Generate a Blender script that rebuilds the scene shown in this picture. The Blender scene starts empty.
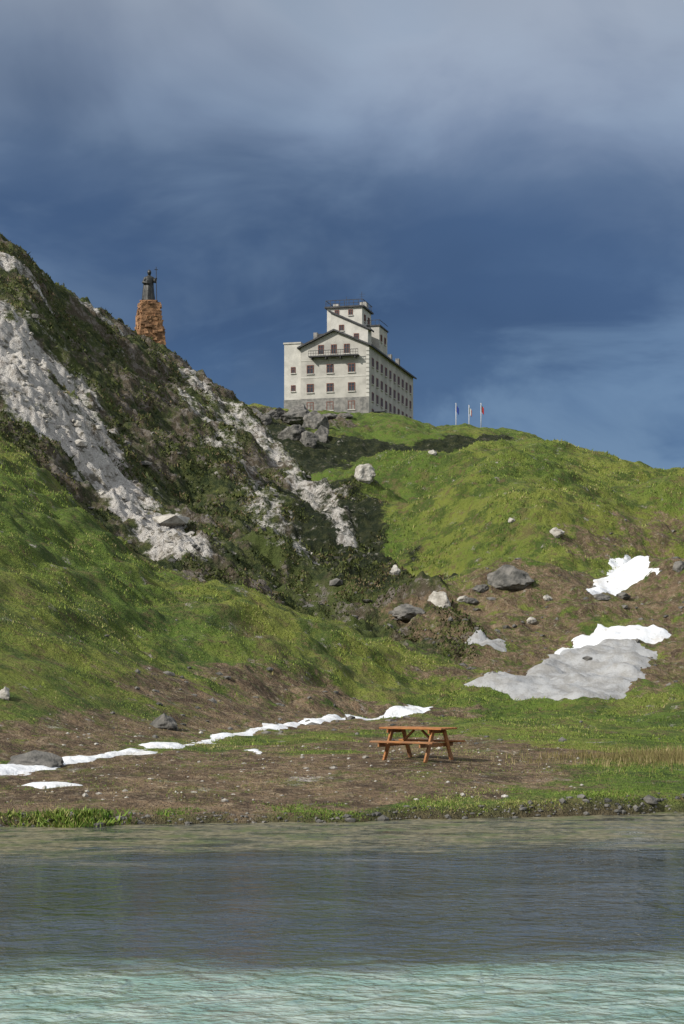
import bpy, bmesh, math, random
import numpy as np
from mathutils import Vector, Matrix, noise as mnoise
random.seed(7); rng=np.random.default_rng(11)
scene=bpy.context.scene
F=1760.0; CX=342.0; HY=668.0; CAMZ=3.0

# ------------------------------------------------------------------ helpers
def ss(a,b,x):
    t=np.clip((x-a)/(b-a),0,1); return t*t*(3-2*t)
_perm=[np.random.default_rng(s).permutation(256) for s in range(40)]
def perlin(x,y,seed=0):
    p=_perm[seed]
    xi=np.floor(x).astype(np.int64); yi=np.floor(y).astype(np.int64)
    xf=x-xi; yf=y-yi
    u=xf**3*(xf*(xf*6-15)+10); v=yf**3*(yf*(yf*6-15)+10)
    def g(ix,iy,dx,dy):
        h=p[(p[ix&255]+iy)&255]*(2*math.pi/256)
        return np.cos(h)*dx+np.sin(h)*dy
    a=g(xi,yi,xf,yf); b=g(xi+1,yi,xf-1,yf); c=g(xi,yi+1,xf,yf-1); d=g(xi+1,yi+1,xf-1,yf-1)
    return ((a*(1-u)+b*u)*(1-v)+(c*(1-u)+d*u)*v)*1.5
def fbm(x,y,scale,octv,seed=0,gain=0.5):
    r=0;a=1;s=1.0/scale
    for i in range(octv):
        r=r+a*perlin(x*s+17.3*i,y*s-9.1*i,(seed+i)%40); a*=gain; s*=2.03
    return r
def ridged(x,y,scale,octv,seed=0):
    r=0;a=1;s=1.0/scale
    for i in range(octv):
        r=r+a*(1-2*np.abs(perlin(x*s+5.7*i,y*s+3.3*i,(seed+i)%40))); a*=.5; s*=2.1
    return r
def raw_mesh(name,V,faces,mat,smooth=True,attrs=None):
    faces=np.asarray(faces); k=faces.shape[1]; n=len(faces)
    me=bpy.data.meshes.new(name)
    me.vertices.add(len(V)); me.vertices.foreach_set("co",np.asarray(V,dtype=np.float32).ravel())
    me.loops.add(n*k); me.loops.foreach_set("vertex_index",faces.astype(np.int32).ravel())
    me.polygons.add(n); me.polygons.foreach_set("loop_start",np.arange(0,n*k,k,dtype=np.int32))
    me.polygons.foreach_set("use_smooth",np.full(n,smooth,dtype=bool))
    me.update(calc_edges=True)
    if attrs:
        for a,val in attrs.items():
            at=me.attributes.new(a,'FLOAT','POINT'); at.data.foreach_set("value",np.asarray(val,dtype=np.float32))
    me.materials.append(mat)
    ob=bpy.data.objects.new(name,me); scene.collection.objects.link(ob); return ob

# ------------------------------------------------------------------ materials
class NT:
    def __init__(s,name):
        s.m=bpy.data.materials.new(name); s.m.use_nodes=True; s.t=s.m.node_tree
        s.b=s.t.nodes["Principled BSDF"]; s.b.inputs["Roughness"].default_value=.9
        s.b.inputs["Specular IOR Level"].default_value=.2
        g=s.t.nodes.new("ShaderNodeNewGeometry"); s.pos=g.outputs["Position"]; s.geo=g
    def n(s,ty): return s.t.nodes.new(ty)
    def l(s,a,b): s.t.links.new(a,b)
    def put(s,sock,v):
        if isinstance(v,bpy.types.NodeSocket): s.l(v,sock)
        elif isinstance(v,(tuple,list)): sock.default_value=(*v,1) if len(v)==3 and sock.type=='RGBA' else v
        else: sock.default_value=v
    def noise(s,scale,detail=4,rough=.55,vec=None,stretch=None,dist=0):
        v=vec or s.pos
        if stretch:
            mp=s.n("ShaderNodeMapping"); s.l(v,mp.inputs[0]); mp.inputs["Scale"].default_value=stretch; v=mp.outputs[0]
        t=s.n("ShaderNodeTexNoise"); s.l(v,t.inputs["Vector"])
        t.inputs["Scale"].default_value=scale; t.inputs["Detail"].default_value=detail
        t.inputs["Roughness"].default_value=rough; t.inputs["Distortion"].default_value=dist
        return t.outputs["Fac"]
    def mr(s,v,a,b,c=0,d=1,smooth=True):
        t=s.n("ShaderNodeMapRange"); t.interpolation_type='SMOOTHSTEP' if smooth else 'LINEAR'
        s.put(t.inputs[0],v); t.inputs[1].default_value=a; t.inputs[2].default_value=b
        t.inputs[3].default_value=c; t.inputs[4].default_value=d; return t.outputs[0]
    def math(s,op,a,b=0):
        t=s.n("ShaderNodeMath"); t.operation=op; s.put(t.inputs[0],a); s.put(t.inputs[1],b); return t.outputs[0]
    def mix(s,f,a,b,mode='MIX'):
        t=s.n("ShaderNodeMix"); t.data_type='RGBA'; t.blend_type=mode
        s.put(t.inputs[0],f); s.put(t.inputs[6],a); s.put(t.inputs[7],b); return t.outputs[2]
    def attr(s,a):
        t=s.n("ShaderNodeAttribute"); t.attribute_name=a; return t.outputs["Fac"]
    def bump(s,h,strength,dist=.1):
        t=s.n("ShaderNodeBump"); t.inputs["Strength"].default_value=strength; t.inputs["Distance"].default_value=dist
        s.l(h,t.inputs["Height"]); s.l(t.outputs[0],s.b.inputs["Normal"]); return t
    def color(s,c): s.put(s.b.inputs["Base Color"],c)
def simple(name,c1,c2,scale=3,rough=.85,bump=.3,bd=.02,spec=.2,metal=0,stretch=None):
    m=NT(name); f=m.noise(scale,5,.6,stretch=stretch)
    m.color(m.mix(m.mr(f,.32,.68),c1,c2)); m.b.inputs["Roughness"].default_value=rough
    m.b.inputs["Specular IOR Level"].default_value=spec; m.b.inputs["Metallic"].default_value=metal
    if bump: m.bump(m.noise(scale*3,5,.6,stretch=stretch),bump,bd)
    return m.m

def terrain_mat():
    m=NT("alpine_ground")
    big=m.noise(.06,4,.6); mid=m.noise(.45,6,.7); fine=m.noise(5,4,.7)
    g=m.mix(m.mr(big,.40,.60),(.108,.172,.028),(.205,.235,.045))
    g=m.mix(m.mr(mid,.46,.58,0,.85),g,(.056,.095,.020))
    g=m.mix(m.mr(fine,.50,.75,0,.7),g,(.25,.24,.075))
    g=m.mix(m.mr(m.noise(1.3,5,.75),.53,.64,0,.75),g,(.155,.115,.058))
    g=m.mix(m.mr(m.noise(.16,6,.75),.54,.64,0,.7),g,(.170,.138,.062))
    # short heath and rock slope
    a=m.noise(.30,6,.7,stretch=(1,.5,.5)); b=m.noise(1.1,6,.75); c=m.noise(.10,5,.6)
    h=m.mix(m.mr(b,.42,.58),(.030,.045,.015),(.092,.105,.034))
    h=m.mix(m.mr(a,.46,.58,0,.9),h,(.110,.086,.060))
    h=m.mix(m.mr(c,.54,.62,0,.7),h,(.088,.115,.028))
    rk=m.math('ADD',m.math('MULTIPLY',a,.5),m.math('MULTIPLY',b,.5))
    h=m.mix(m.mr(rk,.525,.575,0,.9),h,(.21,.185,.16))
    s0=m.noise(1.6,7,.8,stretch=(1,.6,.6))
    sc=m.mix(m.mr(s0,.32,.54),(.26,.23,.20),(.62,.59,.55))
    sc=m.mix(m.mr(m.noise(.5,6,.7),.54,.63,0,.85),sc,(.11,.095,.06))
    dk=m.mix(m.mr(b,.40,.62),(.014,.022,.009),(.042,.048,.018))  # gully heath and rock, with the hollow's shade painted into the colour
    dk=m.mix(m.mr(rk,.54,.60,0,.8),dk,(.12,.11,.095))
    dn=m.noise(.7,6,.7)
    d=m.mix(m.mr(dn,.38,.62),(.095,.066,.043),(.24,.168,.105))
    d=m.mix(m.mr(m.noise(3.5,6,.75),.50,.64,0,.8),d,(.36,.285,.19))
    d=m.mix(m.mr(m.noise(.8,6,.8,dist=.5),.53,.61,0,.8),d,(.12,.14,.035))
    brk=m.math('MULTIPLY',m.math('SUBTRACT',m.noise(.8,7,.8),.5),3.2)
    def edge(at,w=.12): return m.mr(m.math('ADD',m.attr(at),brk),.5-w,.5+w)
    col=m.mix(edge('rocky'),g,h)
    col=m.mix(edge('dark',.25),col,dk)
    col=m.mix(edge('dirt',.2),col,d)
    col=m.mix(edge('scree',.25),col,sc)
    mud=m.mix(dn,(.06,.05,.028),(.13,.105,.06))
    col=m.mix(m.attr('wet'),col,mud)
    m.color(col); m.b.inputs["Roughness"].default_value=.95
    hh=m.math('ADD',m.math('MULTIPLY',b,1.3),m.math('MULTIPLY',fine,.5))
    hh=m.math('ADD',hh,m.math('MULTIPLY',mid,1.2))
    m.bump(hh,1.0,.62)
    return m.m
M_ter=terrain_mat()

# ------------------------------------------------------------------ land forms (metres; columns are bearings from the pond)
def KN(rows):
    r=np.array(rows,float); return (r[:,0]-CX)/F, r[:,2], CAMZ+(HY-r[:,1])*r[:,2]/F
def KZ(rows):
    r=np.array(rows,float); return (r[:,0]-CX)/F, r[:,1], r[:,2]
A_ridge=KN([(-900,60,190),(-200,130,175),(0,235,180),(30,254,183),(60,282,190),(95,303,198),(125,325,205),(165,350,210),(205,374,206),(240,400,198),(270,426,190),(300,460,178),(320,488,165),(340,513,152),(370,540,132),(400,563,117),(440,590,104),(475,622,97),(520,680,92),(900,720,92)])
A_lobe=KN([(-900,300,120),(-200,340,120),(0,430,115),(75,505,110),(150,572,102),(250,600,98),(340,632,93),(385,648,90),(440,668,86),(900,730,84)])
A_base=KZ([(-900,38,.8),(-200,40,.9),(0,45,.95),(80,48,1),(150,53,1.0),(210,57,1.05),(270,64,1.1),(340,74,1.3),(400,80,1.7),(900,80,1)])
B_crest=KN([(250,660,185),(295,590,185),(312,545,188),(324,500,190),(338,476,190),(356,464,190),(380,457,190),(410,459,189),(450,456,188),(490,450,186),(530,442,185),(560,447,185),(600,459,185),(640,467,188),(684,471,190),(850,470,190),(1300,430,190)])
B_mid=KN([(250,680,150),(310,600,150),(335,550,150),(400,522,150),(460,512,150),(530,503,150),(600,510,150),(684,520,150),(1300,480,150)])
B_low=KN([(250,690,118),(330,650,118),(400,606,118),(460,592,118),(530,588,118),(600,580,118),(684,578,118),(1300,560,118)])
B_base=KN([(250,700,90),(400,680,90),(480,668,92),(530,662,92),(684,650,92),(1300,630,92)])
C_crest=KN([(-200,420,300),(200,402,300),(240,404,300),(283,409,300),(330,412,300),(380,417,300),(430,428,300),(455,426,300),(505,427,300),(530,434,300),(560,446,300),(600,462,300),(700,480,300),(1300,480,300)])
FY=np.array([0,30,34,37,42,50,60,70,85,100,115,130,160,200,230,420,700.]); FZ=np.array([.08,.10,.16,.34,.64,.85,1.0,1.15,2.2,3.4,5.0,6.8,9,12,14,5,-25.])
def prof(knots,y,u):
    ds=[np.interp(u,k[0],k[1]) for k in knots]; zs=[np.interp(u,k[0],k[2]) for k in knots]
    z=np.where(y<ds[0],zs[0]-(ds[0]-y)*.25,zs[-1])
    for i in range(len(ds)-1):
        t=(y-ds[i])/np.maximum(ds[i+1]-ds[i],.01)
        z=np.where((t>=0)&(t<=1),zs[i]+(zs[i+1]-zs[i])*t,z)
    return z
def off(k,dd,dz=0,zm=1): return (k[0],k[1]+dd,k[2]*zm+dz)
def lerpk(a,b,t,bul):
    ua=np.union1d(a[0],b[0]); da=np.interp(ua,a[0],a[1]); db=np.interp(ua,b[0],b[1]); za=np.interp(ua,a[0],a[2]); zb=np.interp(ua,b[0],b[2])
    return ua,da+(db-da)*t,za+(zb-za)*t+bul
A_half=lerpk(off(A_lobe,4,.2),A_ridge,.5,-.5)
B_shoulder=off(B_crest,-12,-.9)
def landA(y,u): return prof([A_base,lerpk(A_base,A_lobe,.5,1.0),A_lobe,off(A_lobe,4,.2),A_half,A_ridge,off(A_ridge,5,-1.0),off(A_ridge,40,0,.35),off(A_ridge,110,0,.1)],y,u)
def landB(y,u): return prof([B_base,B_low,B_mid,B_shoulder,B_crest,off(B_crest,6,-.6),off(B_crest,30,-1,.7),off(B_crest,120,0,.5)],y,u)
def landC(y,u):
    f=(C_crest[0],C_crest[1]-95,C_crest[2]*.36); md=(C_crest[0],C_crest[1]-45,C_crest[2]*.72); m2=(C_crest[0],C_crest[1]-16,C_crest[2]*.935)
    return prof([f,md,m2,C_crest,off(C_crest,75,.5),off(C_crest,150,0,.3),off(C_crest,300,-40,.0)],y,u)
def smax(a,b,k=1.0):
    h=np.clip(.5+.5*(a-b)/k,0,1); return b+(a-b)*h+k*h*(1-h)
gx=np.arange(-330,331,1.0); gy=np.arange(0,701,1.0)
GX,GY=np.meshgrid(gx,gy); GU=GX/np.maximum(GY,8)
lump=(4.4*fbm(GX,GY,24,3,33)-1.8*ss(.25,.9,ridged(GX+.5*GY,GY*.35,15,2,22)))*ss(88,115,GY)*(1-ss(162,182,GY))
LB=landB(GY,GU)+lump+.8*fbm(GX,GY,12,2,35)*ss(150,180,GY)*(1-ss(196,215,GY))
LC=landC(GY,GU)+2.2*fbm(GX,GY,18,3,14)*ss(215,240,GY)*(1-ss(284,299,GY))
LA=landA(GY,GU); lo=np.interp(GU,A_lobe[0],A_lobe[1]); ri=np.interp(GU,A_ridge[0],A_ridge[1])
LA=LA+(1.9*fbm(GX,GY,17,3,21)-1.5*ss(.3,.9,ridged(GX*.9-.3*GY,GY*.3,13,2,27)))*ss(0,15,GY-lo)*(1-ss(-14,-3,GY-ri))+1.2*fbm(GX,GY,15,2,25)*ss(-45,-25,GY-lo)*(1-ss(-12,-2,GY-lo))
Hm=smax(smax(smax(LA,LB),LC),np.interp(GY,FY,FZ),.6)
def blur(a,s):
    k=np.exp(-.5*(np.arange(-6,7)/s)**2); k/=k.sum()
    p=np.pad(a,6,mode='edge')
    a=sum(k[i]*p[:,i:i+a.shape[1]] for i in range(13)); return sum(k[i]*a[i:i+Hm.shape[0],:] for i in range(13))
Hm=blur(Hm,1.3)
def H(x,y):
    fx=np.clip(x+330,0,659.99); fy=np.clip(y,0,699.99); ix=fx.astype(int); iy=fy.astype(int); a=fx-ix; b=fy-iy
    return (Hm[iy,ix]*(1-a)+Hm[iy,ix+1]*a)*(1-b)+(Hm[iy+1,ix]*(1-a)+Hm[iy+1,ix+1]*a)*b
def hit(px,py,fn=None,start=20.):
    """where a sight line meets the ground"""
    t=np.arange(start,420,.1); u=(px-CX)/F; v=(HY-py)/F
    g=(fn or H)(u*t,t); below=np.nonzero(CAMZ+v*t<g)[0]
    i=below[0] if len(below) else np.argmin(CAMZ+v*t-g)
    return np.array([u*t[i],t[i],g[i]])
def polydist(x,y,z,pts,wid,zs=1.0):
    best=np.full(x.shape,-1e9)
    for (p,q,w0,w1) in zip(pts[:-1],pts[1:],wid[:-1],wid[1:]):
        d=q-p; L=(d*d).sum()+1e-6
        t=np.clip(((x-p[0])*d[0]+(y-p[1])*d[1]+(z-p[2])*d[2])/L,0,1)
        dist=np.sqrt((x-p[0]-t*d[0])**2+(y-p[1]-t*d[1])**2+((z-p[2]-t*d[2])*zs)**2)
        w=w0+(w1-w0)*t; best=np.maximum(best,1-dist/w)
    return best
def L(*pts,start=20.): return [hit(a,b,None,start) for a,b,_ in pts],[w for _,_,w in pts]
SCREE=[(L((-60,305,8),(0,350,8),(30,388,7.4),(60,425,6.6),(100,470,5.4),(140,512,3.8),(180,556,2)),1.1),
       (L((-5,258,3),(25,276,2.2),(45,300,1)),.8),
       (L((85,305,1.6),(120,335,2),(165,362,2.2),(200,390,2.8),(240,422,3),(285,460,3),(325,510,2),(350,550,1)),.58),
       (L((190,400,2),(230,455,2.5),(270,510,2.5),(300,560,2)),.42)]
DIRT=[(L((-20,792,5),(60,788,6),(150,780,7),(250,772,8),(340,765,8),(400,752,6),(450,742,3.5)),1.),
      (L((-20,742,3),(60,740,3),(130,732,4),(200,722,4.5),(290,715,5),(380,708,5),(430,712,4)),.8),
      (L((684,560,8),(640,600,8),(684,650,8),(600,690,5),(560,660,5),(470,668,4)),.68),
      (L((470,606,4),(540,600,6),(600,590,6),(560,640,7)),.68),
      (L((600,552,4),(684,535,6),(760,530,6)),.6),
      (L((400,606,2),(430,612,3),(470,640,4)),.6)]
ROCKZ=[L((245,412,5),(290,416,6),(325,424,5),start=215),L((318,500,3),(330,500,2.5),(345,530,2),(365,560,1.5),start=118)]
DARK=[L((262,428,6),(292,440,8),(312,462,10),start=215),L((325,450,8),(350,450,7),(400,448,5),(450,444,3.4),(505,437,1.6),start=215),  # gully strips where painted shade sets the knoll off from the hill behind
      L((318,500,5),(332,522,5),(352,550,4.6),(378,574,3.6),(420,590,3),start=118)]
def ysh(x): 
    return 33.2+np.interp(x,[-8,-6,0,7.5,9],[-.3,0,1.0,3.4,3.6])+.5*fbm(x,x*0+3.3,3.0,3,5)+.22*fbm(x,x*0+7.3,.8,2,8)
def surf(x,y):
    x=np.asarray(x,float); y=np.asarray(y,float)
    z=H(x,y); u=x/np.maximum(y,5)
    A=landA(y,u); oth=np.maximum(np.maximum(landB(y,u),landC(y,u)),np.interp(y,FY,FZ))
    kd=np.interp(u,A_lobe[0],A_lobe[1])
    n1=fbm(x,y,14,4,1); n2=fbm(x,y,4,3,6)
    rocky=ss(-4,6,y-kd-1+7*n1)*ss(-.8,1.2,A-oth)
    for o in ROCKZ:
        c=polydist(x,y,z,*o); rocky=np.maximum(rocky,ss(-.3,.5,c+.6*n2))
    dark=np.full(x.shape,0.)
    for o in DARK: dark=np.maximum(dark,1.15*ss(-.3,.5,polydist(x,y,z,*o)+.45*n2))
    scree=np.full(x.shape,0.)
    for (p,w),k in SCREE: scree=np.maximum(scree,k*ss(-.45,.75,polydist(x,y,z,p,w)+.6*n2+.25*n1))
    scree=scree*rocky
    dirt=np.full(x.shape,0.)
    for (p,w),k in DIRT: dirt=np.maximum(dirt,k*ss(-.3,.7,polydist(x,y,z,p,w,1.5)+.6*n2+.5*n1))
    s=y-ysh(x)
    dirt=dirt*ss(.3,2.2,s+.9*n2+np.interp(x,[-8,-3,2,5],[1.6,.9,.3,-.5]))
    amp=ss(45,85,y)*.85+.15
    det=amp*(.55*fbm(x,y,10,3,9)+.38*fbm(x,y,3.2,3,13)+.13*fbm(x,y,.9,2,17))
    det+=amp*(1-rocky)*(1-dirt)*.11*np.sin(z*2*math.pi/1.2+3*n1)
    rk=.8*fbm(x,y,9,3,20)+.7*(ridged(x,y,5,4,23)-.6)+.48*fbm(x,y,1.4,3,28)
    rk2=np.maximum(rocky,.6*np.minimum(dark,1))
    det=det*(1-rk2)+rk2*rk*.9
    det=det+dirt*amp*(.22*fbm(x,y,1.9,4,31))
    z=z+det
    f=ss(-.6,.6,s); z=z*f-.35*(1-f)
    wet=1-ss(.0,.9,s+.4*n2)
    return z,rocky,scree,dirt,wet,dark
def gz(x,y): return float(surf(np.array([x]),np.array([y]))[0][0])

# ------------------------------------------------------------------ terrain mesh
us=np.concatenate([np.linspace(-1.1,-.26,70)[:-1],np.linspace(-.26,.26,760),np.linspace(.26,1.1,70)[1:]])
ys=np.concatenate([np.linspace(4,31,20)[:-1],np.exp(np.linspace(math.log(31),math.log(330),1050))[:-1],np.exp(np.linspace(math.log(330),math.log(690),50))])
UU,YY=np.meshgrid(us,ys); XX=UU*YY
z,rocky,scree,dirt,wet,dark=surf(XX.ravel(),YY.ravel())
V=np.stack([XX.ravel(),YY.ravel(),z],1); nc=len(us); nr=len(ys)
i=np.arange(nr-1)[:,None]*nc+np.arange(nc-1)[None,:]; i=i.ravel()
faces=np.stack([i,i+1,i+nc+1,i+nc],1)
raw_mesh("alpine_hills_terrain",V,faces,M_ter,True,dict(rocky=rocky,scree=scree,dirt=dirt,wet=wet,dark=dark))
R=6000
raw_mesh("valley_ground",[(-R,-R,-26),(R,-R,-26),(R,R,-26),(-R,R,-26)],[(0,1,2,3)],simple("far_meadow",(.05,.07,.03),(.08,.09,.04),.01,bump=0))

# ------------------------------------------------------------------ water
def water_mat():
    m=NT("pond_water")
    sep=m.n("ShaderNodeSeparateXYZ"); m.l(m.pos,sep.inputs[0]); y=sep.outputs[1]; x=sep.outputs[0]
    w1=m.noise(.35,5,.6,stretch=(.5,1,1)); w2=m.noise(1.4,6,.7,stretch=(.7,1,1))
    yy=m.math('ADD',y,m.math('MULTIPLY',m.math('SUBTRACT',w1,.5),6.0))
    yy=m.math('ADD',yy,m.math('MULTIPLY',m.math('SUBTRACT',w2,.5),2.2))
    yy=m.math('SUBTRACT',yy,m.math('MULTIPLY',x,.12))
    milky=m.mr(yy,18.9,16.6)
    foam=m.mr(w2,.40,.64,0,.75)
    mk=m.mix(foam,(.165,.265,.235),(.36,.425,.385))
    deep=m.mix(m.mr(w1,.4,.6),(.026,.038,.046),(.044,.060,.078))
    ny=m.math('ADD',m.math('SUBTRACT',y,m.math('MULTIPLY',x,.18)),m.math('MULTIPLY',m.math('SUBTRACT',w2,.5),4.5))
    ny=m.math('ADD',ny,m.math('MULTIPLY',m.math('SUBTRACT',w1,.5),8))
    alg=m.math('MULTIPLY',m.mr(ny,27.6,30.0),m.mr(ny,37.5,35.0))
    alg=m.math('MULTIPLY',alg,m.mr(m.noise(1.8,7,.8,stretch=(.45,1,1)),.42,.52,.04,.95))
    ac=m.mix(m.mr(m.noise(6,4,.7),.35,.65),(.085,.078,.040),(.24,.215,.135))
    ac=m.mix(m.mr(m.noise(1.0,5,.7),.48,.60,0,.65),ac,(.08,.11,.030))
    col=m.mix(milky,deep,mk); col=m.mix(alg,col,ac); m.color(col)
    m.put(m.b.inputs["Roughness"],m.mr(alg,0,1,.04,.5,False)); m.b.inputs["IOR"].default_value=1.333
    m.put(m.b.inputs["Specular IOR Level"],m.mr(alg,0,1,.5,.12,False))
    calm=m.mr(m.math('ADD',y,m.math('MULTIPLY',m.math('SUBTRACT',w1,.5),8)),26.0,30.5,1,.07)
    gust=m.mr(m.noise(.22,3,.5,stretch=(.4,1,1)),.35,.65,.5,1.1)
    h=m.math('ADD',m.noise(2.2,3,.5,stretch=(.8,1,1),dist=.7),m.math('MULTIPLY',m.noise(6.5,3,.5,stretch=(.85,1,1),dist=.5),.40))
    m.bump(m.math('MULTIPLY',m.math('MULTIPLY',h,gust),calm),1.0,.19)
    return m.m
raw_mesh("pond_water",[(-45,-60,0),(45,-60,0),(45,42,0),(-45,42,0)],[(0,1,2,3)],water_mat())

# ------------------------------------------------------------------ snow
def snow_mat(name,c1,c2,lo=.47,hi=.66):
    m=NT(name); d=m.mr(m.noise(.9,7,.75),lo,hi,0,.6)
    m.color(m.mix(d,c1,c2)); m.b.inputs["Roughness"].default_value=.7
    h=m.math('ADD',m.noise(1.2,5,.65),m.math('MULTIPLY',m.noise(6,4,.6),.3))
    m.bump(h,.6,.2); return m.m
M_snow=snow_mat("old_snow",(.66,.68,.71),(.42,.39,.35))
M_snowd=snow_mat("dirty_snow",(.32,.325,.33),(.18,.168,.15),.42,.6)
def full(x,y): return surf(x,y)[0]
def snow(poly,res,th=.28,rag=.5,soft=.35,mat=None):
    P=np.array([hit(a,b,full)[:2] for a,b in poly])
    x0,y0=P.min(0)-1.5; x1,y1=P.max(0)+1.5
    X,Y=np.meshgrid(np.arange(x0,x1,res),np.arange(y0,y1,res)); s=X.shape; X=X.ravel();Y=Y.ravel()
    ins=np.zeros(X.shape,bool); dist=np.full(X.shape,1e9)
    for a,b in zip(P,np.roll(P,-1,0)):
        c=((a[1]>Y)!=(b[1]>Y))&(X<(b[0]-a[0])*(Y-a[1])/(b[1]-a[1]+1e-9)+a[0]); ins^=c
        d=b-a;t=np.clip(((X-a[0])*d[0]+(Y-a[1])*d[1])/((d*d).sum()+1e-9),0,1)
        dist=np.minimum(dist,np.hypot(X-a[0]-t*d[0],Y-a[1]-t*d[1]))
    sd=np.where(ins,dist,-dist)+rag*fbm(X,Y,2.2,5,3,.6)
    z=full(X,Y)+np.clip(sd*soft,-.4,th)+.02*fbm(X,Y,.9,2,8)
    nc=s[1]; i=(np.arange(s[0]-1)[:,None]*nc+np.arange(nc-1)[None,:]).ravel()
    f=np.stack([i,i+1,i+nc+1,i+nc],1); keep=sd[f].max(1)>-.8; f=f[keep]
    used,inv=np.unique(f,return_inverse=True)
    raw_mesh("snow_patch",np.stack([X,Y,z],1)[used],inv.reshape(-1,4),mat or M_snow)
snow([(460,684),(500,692),(570,701),(612,700),(634,684),(655,652),(640,646),(600,644),(570,650),(540,661),(500,672),(480,678)],.2,.16,.4,.3,M_snowd)
snow([(548,655),(580,650),(610,643),(655,645),(665,640),(664,631),(646,625),(602,627),(575,640)],.2,.3,.4,.25)
snow([(583,588),(605,576),(612,563),(630,556),(650,560),(657,571),(640,580),(620,590),(600,596)],.2,.25,.35,.25)
snow([(464,640),(485,637),(506,644),(505,651),(480,648)],.2,.2,.4,.35,M_snowd)
snow([(-40,768),(0,768),(60,762),(120,752),(176,743),(182,747),(120,757),(60,769),(0,777),(-40,779)],.08,.09,.5,.25)
snow([(186,745),(210,739),(240,731),(300,723),(350,716),(395,711),(424,708),(428,711),(395,714),(350,719),(300,726),(250,735),(214,741),(190,747)],.1,.09,.35,.2)
snow([(20,786),(45,783),(78,785),(45,788)],.08,.05,.3)
snow([(243,751),(256,748),(270,750),(260,754)],.08,.05,.3)

# ------------------------------------------------------------------ grass blades
def grass_mat(name,c1,c2,c3):
    m=NT(name); t=m.attr('tint')
    c=m.mix(m.mr(t,0,.7),c1,c2); c=m.mix(m.mr(t,.8,1.),c,c3); m.color(c)
    m.b.inputs["Roughness"].default_value=.75; return m.m
M_gr=grass_mat("meadow_grass",(.068,.115,.02),(.185,.235,.045),(.29,.26,.11))
M_lush=grass_mat("lush_grass",(.06,.12,.016),(.16,.225,.038),(.28,.26,.10))
M_reed=grass_mat("dry_reed",(.17,.13,.06),(.15,.14,.045),(.34,.27,.15))
M_heath=grass_mat("heath",(.032,.045,.012),(.085,.100,.026),(.14,.105,.06))
def blades(name,X,Y,h,w,mat,per=3,spread=.06,lean=.4):
    X=np.repeat(X,per);Y=np.repeat(Y,per);h=np.repeat(h,per)*rng.uniform(.5,1.1,len(X));w=np.repeat(w,per)
    n=len(X); X=X+rng.normal(0,1,n)*spread; Y=Y+rng.normal(0,1,n)*spread
    Z=surf(X,Y)[0]-.03
    a=rng.uniform(0,2*math.pi,n); b=rng.uniform(0,2*math.pi,n); dx=np.cos(a)*w/2; dy=np.sin(a)*w/2
    tx=X+np.cos(b)*h*lean*rng.uniform(0,1,n); ty=Y+np.sin(b)*h*lean*rng.uniform(0,1,n)
    V=np.stack([X-dx,Y-dy,Z,X+dx,Y+dy,Z,tx,ty,Z+h],1).reshape(-1,3)
    patch=fbm(X,Y,5,3,12)*.5
    t=np.clip(np.repeat(rng.uniform(0,1,n)+patch,3),0,1)
    return raw_mesh(name,V,np.arange(3*n).reshape(-1,3),mat,False,dict(tint=t))
def samp(n,y0,y1,u0=-.24,u1=.24):
    y=np.exp(rng.uniform(math.log(y0),math.log(y1),n)); u=rng.uniform(u0,u1,n); return u*y,y
x,y=samp(300000,40,230); z_,r_,s_,d_,w_,k_=surf(x,y)
k=(r_+.3*rng.random(len(x))<.5)&(d_+.4*rng.random(len(x))<.6)&(w_<.1)&(k_<.4)
k&=(fbm(x,y,4,4,2)>.0)
sc=np.clip(y/120,.35,1.2)*np.exp(rng.normal(0,.25,len(x)))
blades("hill_grass",x[k],y[k],(.15*sc)[k],(.08*sc)[k],M_gr,2,.12,.7)
k=((r_>.5)|(k_>.5))&(s_<.4)&(y<215)&(fbm(x,y,5,4,4)>.05)
blades("heath_scrub",x[k],y[k],(.17*sc)[k],(.15*sc)[k],M_heath,3,.25,1.2)
# shore meadow
x=rng.uniform(-11,13,90000); y=ysh(x)+rng.uniform(.3,14,90000)
z_,r_,s_,d_,w_,k_=surf(x,y); k=(d_+.3*rng.random(len(x))<.45)&(fbm(x,y,1.5,3,9)>-.35)&(w_<.7)
blades("shore_grass",x[k],y[k],rng.uniform(.03,.08,k.sum()),np.full(k.sum(),.022),M_lush,3,.04,.9)
x=rng.uniform(-7.2,12,20000); y=ysh(x)+.15+np.abs(rng.normal(0,1.0,20000))+rng.uniform(.0,.3,20000)
k=fbm(x,y,1.3,4,19)>np.interp(x,[-7,-4,0,12],[.5,.3,.15,.05])
blades("bank_plants",x[k],y[k],rng.uniform(.02,.09,k.sum()),np.full(k.sum(),.035),M_lush,3,.06,1.3)
x=rng.normal(-5.2,.5,420); y=ysh(x)+rng.uniform(-.1,.7,420)
blades("leafy_plants",x,y,rng.uniform(.08,.22,420),np.full(420,.07),M_lush,4,.08,1.2)
x=np.abs(rng.normal(0,2.2,5000)); x=10.5-x; y=44.5+rng.normal(0,1.3,5000)
blades("reed_clump",x,y,rng.uniform(.08,.26,5000),np.full(5000,.02),M_reed,3,.05,.5)
x=rng.uniform(-11,6,30000); y=rng.uniform(33,58,30000); k=(fbm(x,y,1.2,3,30)>.05)&(y>ysh(x)+.2)
blades("dry_tufts",x[k],y[k],rng.uniform(.03,.10,k.sum()),np.full(k.sum(),.02),M_reed,3,.04,1.0)
x=rng.uniform(-9,5,16000); y=rng.uniform(34,60,16000); k=(fbm(x,y,2.2,4,37)>.28)&(y>ysh(x)+.3)
blades("green_tufts",x[k],y[k],rng.uniform(.03,.09,k.sum()),np.full(k.sum(),.025),M_lush,3,.05,1.0)

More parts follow.
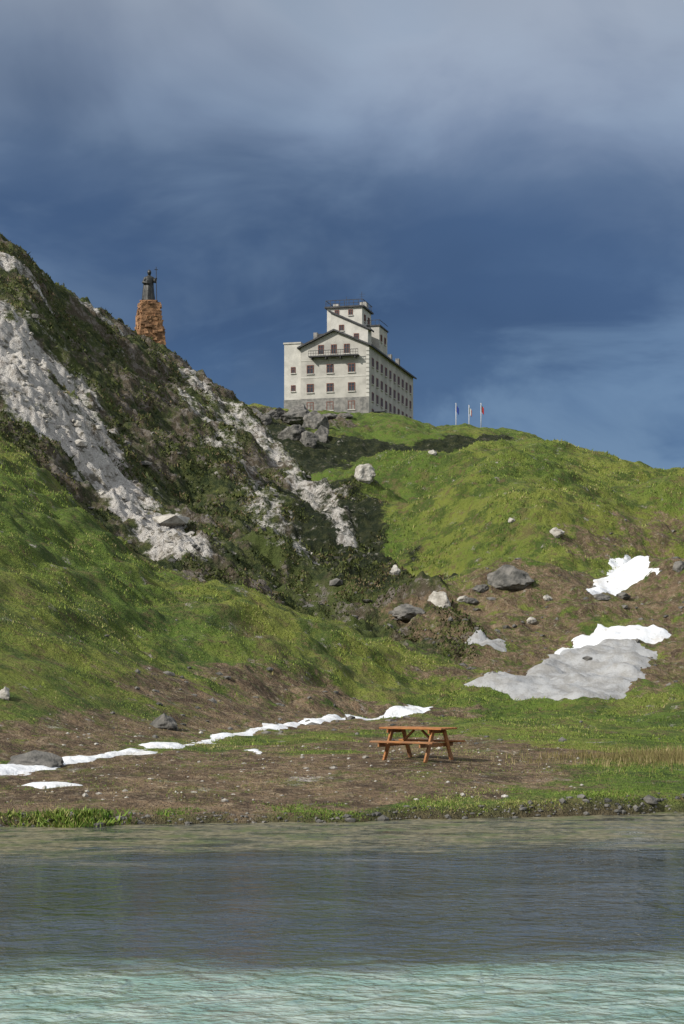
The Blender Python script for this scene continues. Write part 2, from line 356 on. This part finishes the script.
# ------------------------------------------------------------------ boulders and stones
M_rockL=simple("pale_rock",(.26,.24,.21),(.46,.44,.40),1.8,.9,.8,.12)
M_rockD=simple("grey_rock",(.06,.06,.056),(.18,.17,.155),1.6,.9,.8,.12)
def boulder(px,py,wpx,hpx,mat,seed,flat=1.0,yaw=0.,start=20.):
    p=hit(px,py,full,start); d=p[1]; w=wpx*d/F; h=hpx*d/F
    bm=bmesh.new(); bmesh.ops.create_icosphere(bm,subdivisions=4,radius=1)
    r=random.Random(seed); planes=[(Vector((r.uniform(-1,1),r.uniform(-1,1),r.uniform(-.3,1))).normalized(),r.uniform(.45,.8)) for _ in range(9)]
    for v in bm.verts:
        c=v.co.copy()
        for n,dd in planes:
            k=c.dot(n)-dd
            if k>0: c-=n*k*.95
        c+=c*mnoise.fractal(c*2.5+Vector((seed,0,0)),1,2,4)*.16
        v.co=Vector((c.x*w*.62,c.y*w*.5*flat,c.z*h*.78+h*.18))
    me=bpy.data.meshes.new("boulder"); bm.to_mesh(me); bm.free(); me.materials.append(mat)
    ob=bpy.data.objects.new("boulder",me); ob.location=p; ob.rotation_euler=(0,0,yaw); scene.collection.objects.link(ob)
for a in [(361,478,22,17,M_rockL,1),(441,606,23,17,M_rockL,2),(396,575,12,9,M_rockL,3),(510,582,42,19,M_rockD,4),(413,616,34,12,M_rockD,5),
          (164,727,30,17,M_rockD,6),(30,765,58,16,M_rockD,7),(4,698,16,12,M_rockL,8),(555,534,15,9,M_rockL,9),(470,602,14,6,M_rockD,10),
          (480,590,16,7,M_rockD,11),(462,600,12,6,M_rockL,12),(598,599,22,6,M_rockD,13),(622,597,14,6,M_rockD,14),
          (530,622,10,5,M_rockL,16),(640,634,12,5,M_rockD,17),(678,570,12,12,M_rockD,18),
          (433,454,8,5,M_rockL,22),(512,522,8,4,M_rockL,23),(547,600,9,5,M_rockL,26)]:
    boulder(*a,yaw=random.uniform(-.4,.4))
for j,(a,b,c,d) in enumerate([(300,420,40,16),(318,428,26,18),(276,416,24,10),(262,424,20,12),(290,436,26,14),(308,444,22,14),(322,440,16,14),(330,418,18,7),(346,417,14,5),(255,415,14,7)]):
    boulder(a,b,c,d,M_rockD,40+j,yaw=random.uniform(-.6,.6),start=215)
def stones(name,xs,ys_,sz,mat):
    z=surf(xs,ys_)[0]; ico=bmesh.new(); bmesh.ops.create_icosphere(ico,subdivisions=1,radius=1)
    bv=np.array([v.co[:] for v in ico.verts]); bf=np.array([[v.index for v in f.verts] for f in ico.faces]); ico.free()
    n=len(xs); sc=sz[:,None,None]*rng.uniform(.6,1.3,(n,1,3))*np.array([1,1,.6]); VV=bv[None]*rng.uniform(.65,1.2,(n,len(bv),1))*sc
    VV+=np.stack([xs,ys_,z],1)[:,None,:]; FF=bf[None]+(np.arange(n)*len(bv))[:,None,None]
    raw_mesh(name,VV.reshape(-1,3),FF.reshape(-1,3),mat,False)
x,y=samp(60000,36,215); z_,r_,s_,d_,w_,k_=surf(x,y)
k=(s_+.4*rng.random(len(x))>.75)&(rng.random(len(x))<.5)
stones("scree_stones",x[k],y[k],np.exp(rng.normal(-2.1,.6,k.sum())),M_rockL)
k=((d_>.5)&(rng.random(len(x))<.05)&(y>50))|((r_>.6)&(rng.random(len(x))<.04))|(rng.random(len(x))<.0014)
stones("scattered_rocks",x[k],y[k],np.exp(rng.normal(-2.1,.6,k.sum()))*np.clip(y[k]/100,.3,1.2),M_rockD)
k=(d_>.5)&(rng.random(len(x))<.05)&(y<56)
stones("pebbles",x[k],y[k],np.exp(rng.normal(-3.4,.5,k.sum())),M_rockL)
x=rng.uniform(-8,9,900); y=ysh(x)+rng.normal(.1,.28,900)
stones("shore_stones",x,y,np.exp(rng.normal(-3.3,.5,900)),M_rockD)

# ------------------------------------------------------------------ object building helpers
def empty(name,loc,rz=0):
    e=bpy.data.objects.new(name,None); e.location=loc; e.rotation_euler=(0,0,rz); e.empty_display_size=.5; scene.collection.objects.link(e); return e
def add_bm(name,bm,mat,parent,bevel=0,smooth=False):
    if bevel: bmesh.ops.bevel(bm,geom=list(bm.edges),offset=bevel,segments=1,affect='EDGES',clamp_overlap=True)
    bmesh.ops.recalc_face_normals(bm,faces=bm.faces)
    me=bpy.data.meshes.new(name); bm.to_mesh(me); bm.free(); me.materials.append(mat)
    if smooth:
        for p in me.polygons: p.use_smooth=True
    ob=bpy.data.objects.new(name,me); scene.collection.objects.link(ob); ob.parent=parent; return ob
def bmbox(bm,x0,x1,y0,y1,z0,z1,mtx=None):
    vs=[bm.verts.new((x,y,z)) for z in (z0,z1) for (x,y) in ((x0,y0),(x1,y0),(x1,y1),(x0,y1))]
    if mtx: 
        for v in vs: v.co=mtx@v.co
    for f in ((0,3,2,1),(4,5,6,7),(0,1,5,4),(1,2,6,5),(2,3,7,6),(3,0,4,7)): bm.faces.new([vs[i] for i in f])
def box(name,par,mat,x0,x1,y0,y1,z0,z1,bevel=0,mtx=None):
    bm=bmesh.new(); bmbox(bm,x0,x1,y0,y1,z0,z1,mtx); return add_bm(name,bm,mat,par,bevel)
def boxes(name,par,mat,lst,bevel=0):
    bm=bmesh.new()
    for b in lst: bmbox(bm,*b)
    return add_bm(name,bm,mat,par,bevel)
def prism(name,par,mat,pts,y0,y1):
    bm=bmesh.new(); a=[bm.verts.new((p[0],y0,p[1])) for p in pts]; b=[bm.verts.new((p[0],y1,p[1])) for p in pts]
    bm.faces.new(a); bm.faces.new(b[::-1]); n=len(pts)
    for i in range(n): bm.faces.new([a[i],b[i],b[(i+1)%n],a[(i+1)%n]])
    return add_bm(name,bm,mat,par)

# ------------------------------------------------------------------ hospice
M_wall=simple("grey_cream_render",(.31,.30,.275),(.44,.425,.39),.45,.9,.3,.05)
M_wall2=simple("pale_render",(.40,.39,.36),(.52,.505,.465),.6,.9,.3,.05)
M_base=simple("stone_base",(.13,.13,.125),(.25,.24,.225),1.5,.9,.7,.08)
M_roof=simple("slate_roof",(.035,.037,.04),(.07,.07,.075),1.5,.7,.5,.05)
M_glass=simple("window_glass",(.02,.025,.035),(.04,.05,.06),.5,.15,0,spec=.5)
M_frame=simple("window_frame",(.13,.055,.04),(.18,.08,.06),3,.6,0)
M_metal=simple("dark_metal",(.03,.03,.03),(.06,.06,.06),4,.5,0)
phi=math.atan2(-.253,.967)
hosp=empty("hospice_building",(-10.57,319.0,47.3),phi)
prism("main_walls",hosp,M_wall,[(3.2,-4),(15.9,-4),(15.9,13.5),(9.55,16.3),(3.2,13.5)],0,37)
box("side_block_walls",hosp,M_wall2,0,3.19,.35,18,-4,14.4)
box("side_block_coping",hosp,M_wall,-.15,3.19,.2,18.15,14.405,14.7)
def slab(name,p,q,th,y0,y1,mat): prism(name,hosp,mat,[p,q,(q[0],q[1]+th),(p[0],p[1]+th)],y0,y1)
slab("roof_right",(9.55,16.32),(16.5,13.25),.3,-.7,37.6,M_roof); slab("roof_left",(2.7,13.30),(9.549,16.32),.3,-.7,37.6,M_roof)
boxes("stone_plinth",hosp,M_base,[(3.21,15.95,-.06,-.003,-4,4.3),(15.903,15.97,-.06,37.05,-4,1.6),(-.05,3.2,.28,.348,-4,4.3)])
boxes("string_courses",hosp,M_wall2,[(3.25,15.9,-.05,-.003,8.0,8.2),(3.25,15.9,-.05,-.003,11.1,11.25)])
boxes("quoins",hosp,M_wall2,[(15.4,15.96,-.08,-.004,4.32+i*.75,4.32+i*.75+.5) for i in range(12)])
gl=[];fr=[];sl=[]
def win_front(x,z,w=1.1,h=1.5,y=0.):
    fr.extend([(x-w/2-.12,x-w/2,y-.1,y-.004,z-.1,z+h+.12),(x+w/2,x+w/2+.12,y-.1,y-.004,z-.1,z+h+.12),(x-w/2,x+w/2,y-.1,y-.004,z+h,z+h+.12),(x-.04,x+.04,y-.09,y-.004,z,z+h),(x-w/2,x+w/2,y-.08,y-.005,z+h*.6,z+h*.6+.06)])
    gl.append((x-w/2,x+w/2,y-.05,y-.003,z,z+h)); sl.append((x-w/2-.2,x+w/2+.2,y-.2,y-.005,z-.25,z-.1))
def win_side(yc,z,w=1.1,h=1.5,x=15.9):
    fr.extend([(x+.004,x+.1,yc-w/2-.12,yc-w/2,z-.1,z+h+.12),(x+.004,x+.1,yc+w/2,yc+w/2+.12,z-.1,z+h+.12),(x+.004,x+.1,yc-w/2,yc+w/2,z+h,z+h+.12),(x+.004,x+.09,yc-.04,yc+.04,z,z+h)])
    gl.append((x+.003,x+.05,yc-w/2,yc+w/2,z,z+h)); sl.append((x+.005,x+.2,yc-w/2-.2,yc+w/2+.2,z-.25,z-.1))
for x in (5.0,8.7,12.7):
    for z in (8.9,5.5,2.2): win_front(x,z,1.05,1.35)
for x in (7.0,9.4,11.8): win_front(x,12.3,.8,1.5)
for z in (9.2,5.9): win_front(1.7,z,.6,.9,.35)
for j in range(10):
    for z in (10.1,7.0,3.9,.9): win_side(2.8+j*3.5,z,1.1,1.4)
boxes("balcony",hosp,M_roof,[(5.0,14.2,-1.3,-.1,11.6,11.8)])
boxes("balcony_railing",hosp,M_metal,[(5.0,14.2,-1.3,-1.22,12.65,12.75),(5.0,14.2,-1.3,-1.24,12.2,12.25)]+[(5.0+i*.46-.02,5.0+i*.46+.03,-1.3,-1.25,11.81,12.65) for i in range(21)]+[(5.4+i*2.7,5.6+i*2.7,-1.2,-.1,11.2,11.6) for i in range(4)])
box("tower_walls",hosp,M_wall2,5.7,12.4,9,16,14,22.3)
box("tower_deck",hosp,M_roof,5.3,12.8,8.6,16.4,22.305,22.6)
boxes("tower_chimney",hosp,M_wall,[(6.2,7.2,11.5,12.5,22.605,23.6),(10.9,12.2,13.2,14.4,22.605,24.1)])
boxes("tower_railing",hosp,M_metal,[(5.5,12.6,8.75,8.83,23.65,23.75),(5.5,12.6,8.76,8.82,23.1,23.16),(5.5,12.6,16.1,16.18,23.65,23.75),(5.5,5.58,8.84,16.09,23.65,23.75),(12.52,12.6,8.84,16.09,23.65,23.75)]+[(5.5+i*.885,5.58+i*.885,8.76,8.82,22.605,23.65) for i in range(9)]+[(12.53,12.59,9+i*1.1,9.06+i*1.1,22.605,23.65) for i in range(7)])
prism("stair_annex_walls",hosp,M_wall2,[(7.2,15),(14.2,14),(14.2,17.6),(7.2,20.9)],6.2,8.99)
prism("stair_annex_roof",hosp,M_roof,[(6.8,21.1),(14.8,17.35),(14.8,17.65),(6.8,21.4)],5.7,8.58)
box("rear_turret_walls",hosp,M_wall,12.42,15.3,10.5,17,13.8,18.9)
box("rear_turret_cap",hosp,M_roof,12.85,15.5,10.3,17.2,18.905,19.15)
boxes("rear_turret_railing",hosp,M_metal,[(12.9,15.4,10.4,10.48,20.0,20.08),(15.35,15.42,10.5,17,20.0,20.08)]+[(13+i*.75,13.06+i*.75,10.41,10.47,19.155,20) for i in range(4)])
box("low_turret",hosp,M_wall,4.1,5.69,9.5,13.5,14,17.4)
box("low_turret_cap",hosp,M_roof,3.8,5.69,9.2,13.8,17.405,17.75)
boxes("chimneys",hosp,M_base,[(4.2,4.9,5,5.8,14,17.2),(13.4,14.1,20,21,14,17.0),(12.8,13.5,28,29,14,16.8),(13.2,13.9,33,34,14,16.8)])
boxes("antenna",hosp,M_metal,[(11.3,11.36,13,13.06,22.61,26.0),(10.8,11.9,13.02,13.05,25.5,25.54),(10.9,11.8,13.02,13.05,25.1,25.14),(8.6,8.65,12,12.05,22.61,25.0),(3.0,3.06,10,10.06,14.7,17.5)])
for x in (7.6,10.2): win_front(x,21.0,.6,.8,9.0)
win_front(9.2,17.6,.7,.9,6.2); win_front(12.0,15.9,.7,.9,6.2)
for yy in (11,14): win_side(yy,20,.8,1.1,12.4)
for yy in (12,15): win_side(yy,16.3,.8,1.1,15.3)
boxes("window_panes",hosp,M_glass,gl); boxes("window_frames",hosp,M_frame,fr); boxes("window_sills",hosp,M_wall2,sl)
box("porch_walls",hosp,simple("porch_wood",(.16,.11,.06),(.26,.17,.08),2),16.0,17.8,3,7,-3,1.7)
box("porch_roof",hosp,M_roof,16.0,18.2,2.6,7.4,1.705,1.95)

# ------------------------------------------------------------------ flagpoles
M_white=simple("white_paint",(.5,.5,.5),(.6,.6,.6),3,.5,0)
def flagpole(px,topy,cols):
    d=306.; x=(px-CX)*d/F; zt=CAMZ+(HY-topy)*d/F; z0=gz(x,d)-.3
    e=empty("flagpole",(x,d,z0)); h=zt-z0
    bm=bmesh.new(); bmesh.ops.create_cone(bm,cap_ends=True,segments=10,radius1=.08,radius2=.05,depth=h,matrix=Matrix.Translation((0,0,h/2))); add_bm("pole",bm,M_white,e,0,True)
    bm=bmesh.new(); bmesh.ops.create_uvsphere(bm,u_segments=8,v_segments=6,radius=.10,matrix=Matrix.Translation((0,0,h+.08))); add_bm("finial",bm,M_white,e)
    k=len(cols)
    for j,c in enumerate(cols):
        bm=bmesh.new(); n=4; g=[]
        for a in range(n+1):
            t=(j+a/n)/k*.75
            g.append([bm.verts.new((.06+t*.6,.12*math.sin(t*9),h-.15-b*1.15-t*.9)) for b in (0,1)])
        for a in range(n): bm.faces.new([g[a][0],g[a+1][0],g[a+1][1],g[a][1]])
        add_bm("flag_cloth",bm,simple("flag_cloth_c",c,tuple(v*1.2 for v in c),3,.8,0),e)
flagpole(456,404,[(.02,.04,.20)]); flagpole(469,406,[(.02,.10,.05),(.4,.4,.4),(.35,.03,.03)]); flagpole(481,404,[(.04,.03,.03),(.40,.03,.03)])
def low_wall():
    e=empty("low_stone_wall",(0,0,0)); x0=(452-CX)*304/F; x1=(484-CX)*304/F; z=gz((x0+x1)/2,304.)
    boxes("masonry",e,M_base,[(x0,x1,303.7,304.3,z-1,z+.45)]); boxes("coping",e,M_wall2,[(x0-.1,x1+.1,303.6,304.4,z+.455,z+.58)])
low_wall()

# ------------------------------------------------------------------ saint statue on rubble pedestal
sd_=214.; sx=(149-CX)*sd_/F; ztop=CAMZ+(HY-303)*sd_/F; zb=gz(sx,sd_)-1.5
ped=empty("statue_pedestal",(sx,sd_,zb)); PH=ztop-zb
M_ped=simple("ochre_rubble",(.14,.08,.045),(.36,.205,.11),1.1,.95,.9,.1)
bm=bmesh.new(); nC=int(PH/.36); rr=random.Random(3)
for c in range(nC):
    t=c/(nC-1); hw=2.05-(2.05-1.15)*t**.8; z0=c*PH/nC; z1=(c+1)*PH/nC+.03
    for side in range(4):
        a0=-hw
        while a0<hw-.15:
            a1=min(hw,a0+rr.uniform(.35,1.0)); o=rr.uniform(-.2,.2)
            m=Matrix.Rotation(side*math.pi/2+.35,4,'Z')
            vs=[]
            for zz in (z0,z1):
                for (x,y) in ((a0+.01,-hw-o),(a1-.01,-hw-o),(a1-.01,-hw+.9),(a0+.01,-hw+.9)):
                    vs.append(bm.verts.new(m@Vector((x+rr.uniform(-.07,.07),y+rr.uniform(-.1,.1),zz+rr.uniform(-.09,.09)))))
            for f in ((0,3,2,1),(4,5,6,7),(0,1,5,4),(1,2,6,5),(2,3,7,6),(3,0,4,7)): bm.faces.new([vs[i] for i in f])
            a0=a1
add_bm("rubble_courses",bm,M_ped,ped,.05)
bm=bmesh.new(); bmesh.ops.create_cone(bm,cap_ends=True,segments=4,radius1=2.6,radius2=1.5,depth=PH-.1,matrix=Matrix.Translation((0,0,PH/2))@Matrix.Rotation(.35+math.pi/4,4,'Z')); add_bm("core",bm,M_ped,ped)
box("cap_stone",ped,M_ped,-1.05,1.05,-.9,.9,PH,PH+.2,.05)
M_bronze=simple("dark_bronze",(.010,.011,.011),(.03,.032,.03),2,.5,.3,.03,.4)
st=empty("saint_statue",(sx,sd_,ztop+.2),math.radians(12))
bm=bmesh.new()
def loft(rings,seg=20):
    prev=None
    for (cx,cy,z,rx,ry,fold) in rings:
        r=[bm.verts.new((cx+rx*math.cos(a)*(1+fold*math.cos(7*a)),cy+ry*math.sin(a)*(1+fold*math.cos(7*a)),z)) for a in [2*math.pi*i/seg for i in range(seg)]]
        if prev:
            for i in range(seg): bm.faces.new([prev[i],prev[(i+1)%seg],r[(i+1)%seg],r[i]])
        else: bm.faces.new(r[::-1])
        prev=r
    bm.faces.new(prev)
loft([(0,0,0,.74,.6,.07),(0,0,.5,.68,.55,.08),(0,-.02,1.3,.58,.48,.08),(.02,-.02,1.9,.50,.40,.05),(.03,0,2.4,.55,.40,.03),(.03,0,2.8,.58,.37,.01),(.03,0,3.0,.44,.28,0),(.03,0,3.1,.20,.18,0),(.03,-.02,3.28,.16,.16,0)])
loft([(.03,-.05,3.2,.14,.15,0),(.03,-.06,3.3,.21,.23,0),(.03,-.05,3.5,.26,.28,0),(.03,-.03,3.7,.21,.24,0),(.03,-.02,3.84,.09,.10,0)])
loft([(-.08,.15,.2,.80,.5,.06),(-.08,.17,1.5,.68,.45,.06),(-.02,.16,2.6,.58,.36,.02),(0,.12,3.02,.38,.24,0)])
def limb(p,q,r0,r1):
    d=Vector(q)-Vector(p); m=Matrix.Translation((Vector(p)+Vector(q))/2)@d.to_track_quat('Z','Y').to_matrix().to_4x4()
    bmesh.ops.create_cone(bm,cap_ends=True,segments=12,radius1=r0,radius2=r1,depth=d.length+.06,matrix=m)
    bmesh.ops.create_uvsphere(bm,u_segments=10,v_segments=8,radius=r1*1.05,matrix=Matrix.Translation(q))
limb((.42,0,2.82),(.74,-.18,2.38),.22,.18); limb((.74,-.18,2.38),(.82,-.45,2.75),.19,.12)
limb((-.40,0,2.82),(-.68,-.12,2.25),.22,.18); limb((-.68,-.12,2.25),(-.2,-.50,2.15),.2,.13)
bmbox(bm,-.32,.05,-.68,-.52,2.0,2.45)
bmesh.ops.create_uvsphere(bm,u_segments=8,v_segments=6,radius=.07,matrix=Matrix.Translation((.03,-.33,3.50)))
ob=add_bm("robed_figure",bm,M_bronze,st)
rm=ob.modifiers.new("r",'REMESH'); rm.mode='VOXEL'; rm.voxel_size=.045; rm.use_smooth_shade=True
sm=ob.modifiers.new("s",'SMOOTH'); sm.iterations=2
bm=bmesh.new(); limb((.88,-.48,0),(.82,-.46,4.1),.045,.04); limb((.64,-.46,3.8),(1.0,-.46,3.8),.04,.04); add_bm("staff_cross",bm,M_bronze,st)
box("statue_base",st,M_bronze,-.85,1.0,-.7,.7,-.1,.06,.03)

# ------------------------------------------------------------------ picnic table
def wood_mat():
    m=NT("stained_wood"); tc=m.n("ShaderNodeTexCoord")
    g=m.noise(3,5,.6,vec=tc.outputs["Object"],stretch=(1,10,10)); w=m.noise(1.7,4,.6,vec=tc.outputs["Object"])
    c=m.mix(m.mr(g,.35,.65),(.22,.088,.032),(.40,.18,.065)); c=m.mix(m.mr(w,.42,.66,0,.55),c,(.20,.13,.085))
    m.color(c); m.b.inputs["Roughness"].default_value=.7; m.bump(g,.4,.01); return m.m
M_wood=wood_mat()
td=43.; tx=(418-CX)*td/F
tz=gz(tx,td)
tab=empty("picnic_table",(tx,td,tz),math.radians(-33))
Lh=.88
for i in range(5): box("top_plank_%d"%(i+1),tab,M_wood,-Lh,Lh,-.40+i*.162,-.40+i*.162+.152,.755,.80,.008)
for s,nm in ((-1,"near"),(1,"far")):
    for i in range(2):
        y0=s*.68+(i-1)*.15; box("bench_plank_%s_%d"%(nm,i+1),tab,M_wood,-Lh,Lh,y0,y0+.142,.43,.475,.008)
for s in (-1,1):
    x=s*.58
    for q in (-1,1):
        a=math.atan2(.38*q,.76)
        mt=Matrix.Translation((x+.03*q,0,0))@Matrix.Translation((0,q*.60,-.04))@Matrix.Rotation(a,4,'X')
        box("leg",tab,M_wood,-.026,.026,-.06,.06,0,.87,.006,mt)
    box("bench_support",tab,M_wood,x-.09,x-.045,-.80,.80,.33,.426,.006)
    box("top_batten",tab,M_wood,x-.09,x-.045,-.38,.38,.66,.752,.006)
for s in (-1,1):
    mt=Matrix.Translation((s*.52,0,.37))@Matrix.Rotation(s*-.85,4,'Y')
    box("diagonal_brace",tab,M_wood,-.02,.02,-.04,.04,0,.54,.005,mt)

# ------------------------------------------------------------------ sky, sun, camera
w=bpy.data.worlds.new("World"); scene.world=w; w.use_nodes=True; t=w.node_tree; t.nodes.clear()
def N(ty): return t.nodes.new(ty)
sky=N("ShaderNodeTexSky"); sky.sky_type='NISHITA'; sky.sun_disc=False
SV=Vector((-.70,-.46,.60)).normalized()
sky.sun_elevation=math.asin(SV.z); sky.sun_rotation=math.atan2(SV.x,SV.y)%(2*math.pi)
tc=N("ShaderNodeTexCoord"); sep=N("ShaderNodeSeparateXYZ"); t.links.new(tc.outputs["Generated"],sep.inputs[0])
def wn(scale,stretch,detail=5,rough=.5,dist=0,loc=(0,0,0)):
    mp=N("ShaderNodeMapping"); mp.inputs["Scale"].default_value=stretch; mp.inputs["Location"].default_value=loc; t.links.new(tc.outputs["Generated"],mp.inputs[0])
    n=N("ShaderNodeTexNoise"); n.inputs["Scale"].default_value=scale; n.inputs["Detail"].default_value=detail; n.inputs["Roughness"].default_value=rough; n.inputs["Distortion"].default_value=dist
    t.links.new(mp.outputs[0],n.inputs[0]); return n.outputs["Fac"]
def wm(op,a,b):
    n=N("ShaderNodeMath"); n.operation=op
    for i,v in enumerate((a,b)):
        if isinstance(v,bpy.types.NodeSocket): t.links.new(v,n.inputs[i])
        else: n.inputs[i].default_value=v
    return n.outputs[0]
def wmix(f,a,b,mode='MIX'):
    n=N("ShaderNodeMix"); n.data_type='RGBA'; n.blend_type=mode
    for s,v in ((0,f),(6,a),(7,b)):
        if isinstance(v,bpy.types.NodeSocket): t.links.new(v,n.inputs[s])
        else: n.inputs[s].default_value=v
    return n.outputs[2]
def wr(v,a,b,c=0,d=1):
    n=N("ShaderNodeMapRange"); n.interpolation_type='SMOOTHSTEP'; t.links.new(v,n.inputs[0])
    for i,q in enumerate((a,b,c,d)): n.inputs[i+1].default_value=q
    return n.outputs[0]
n1=wn(3.2,(1,1,1.9),3,.45,.2,(.3,0,.1)); n2=wn(7,(1,1,1.8),5,.52,.4,(1.7,0,.4)); n3=wn(7,(1,1,2.0),6,.55,.6,(4.1,0,2.2))
e=wm('ADD',sep.outputs[2],wm('MULTIPLY',wm('SUBTRACT',n1,.5),.10))
e=wm('ADD',e,wm('MULTIPLY',wm('SUBTRACT',n2,.5),.11))
e=wm('ADD',e,wm('MULTIPLY',sep.outputs[0],.03))
ramp=N("ShaderNodeValToRGB"); t.links.new(wm('MULTIPLY',e,1.6),ramp.inputs[0]); cr=ramp.color_ramp
pts=[(.0,(.13,.25,.44)),(.08,(.105,.20,.365)),(.13,(.075,.148,.290)),(.18,(.045,.094,.205)),(.24,(.052,.100,.205)),(.275,(.095,.150,.258)),(.31,(.19,.25,.365)),(.35,(.35,.41,.51)),(.62,(.60,.62,.66))]
while len(cr.elements)<len(pts): cr.elements.new(.5)
for el,(p,c) in zip(cr.elements,pts): el.position=p*1.6; el.color=(*c,1)
puff=wr(n2,.46,.70,0,.34)
col=wmix(puff,ramp.outputs[0],(.20,.295,.43,1))
low=wm('MULTIPLY',wr(sep.outputs[2],.25,.14),wr(wm('ADD',n3,wm('MULTIPLY',sep.outputs[0],.7)),.48,.68,0,.75))
col=wmix(low,col,(.170,.275,.43,1))
mul=N("ShaderNodeVectorMath"); mul.operation='SCALE'; t.links.new(col,mul.inputs[0]); t.links.new(wr(n1,.3,.65,.85,1.12),mul.inputs["Scale"])
col=wmix(wr(sep.outputs[1],.2,-.3,0,.8),mul.outputs[0],(.75,.78,.82,1))
bg1=N("ShaderNodeBackground"); t.links.new(sky.outputs[0],bg1.inputs[0]); bg1.inputs[1].default_value=.1
bg2=N("ShaderNodeBackground"); t.links.new(col,bg2.inputs[0]); bg2.inputs[1].default_value=1.0
mx=N("ShaderNodeMixShader"); mx.inputs[0].default_value=.95
t.links.new(bg1.outputs[0],mx.inputs[1]); t.links.new(bg2.outputs[0],mx.inputs[2])
out=N("ShaderNodeOutputWorld"); t.links.new(mx.outputs[0],out.inputs[0])
sl_=bpy.data.lights.new("sun",'SUN'); sl_.energy=5.0; sl_.angle=math.radians(.5); sl_.color=(1,.95,.86)
so=bpy.data.objects.new("sun",sl_); so.rotation_euler=SV.to_track_quat('Z','Y').to_euler(); scene.collection.objects.link(so)
cam=bpy.data.cameras.new("camera"); co=bpy.data.objects.new("camera",cam); scene.collection.objects.link(co)
cam.sensor_fit='VERTICAL'; cam.sensor_height=36; cam.sensor_width=24; cam.lens=36*F/1024; cam.shift_y=156/1024
co.location=(0,0,CAMZ); co.rotation_euler=(math.pi/2,0,0); cam.clip_end=20000; cam.clip_start=.1
scene.camera=co
scene.view_settings.view_transform='Standard'; scene.view_settings.look='None'; scene.view_settings.exposure=0
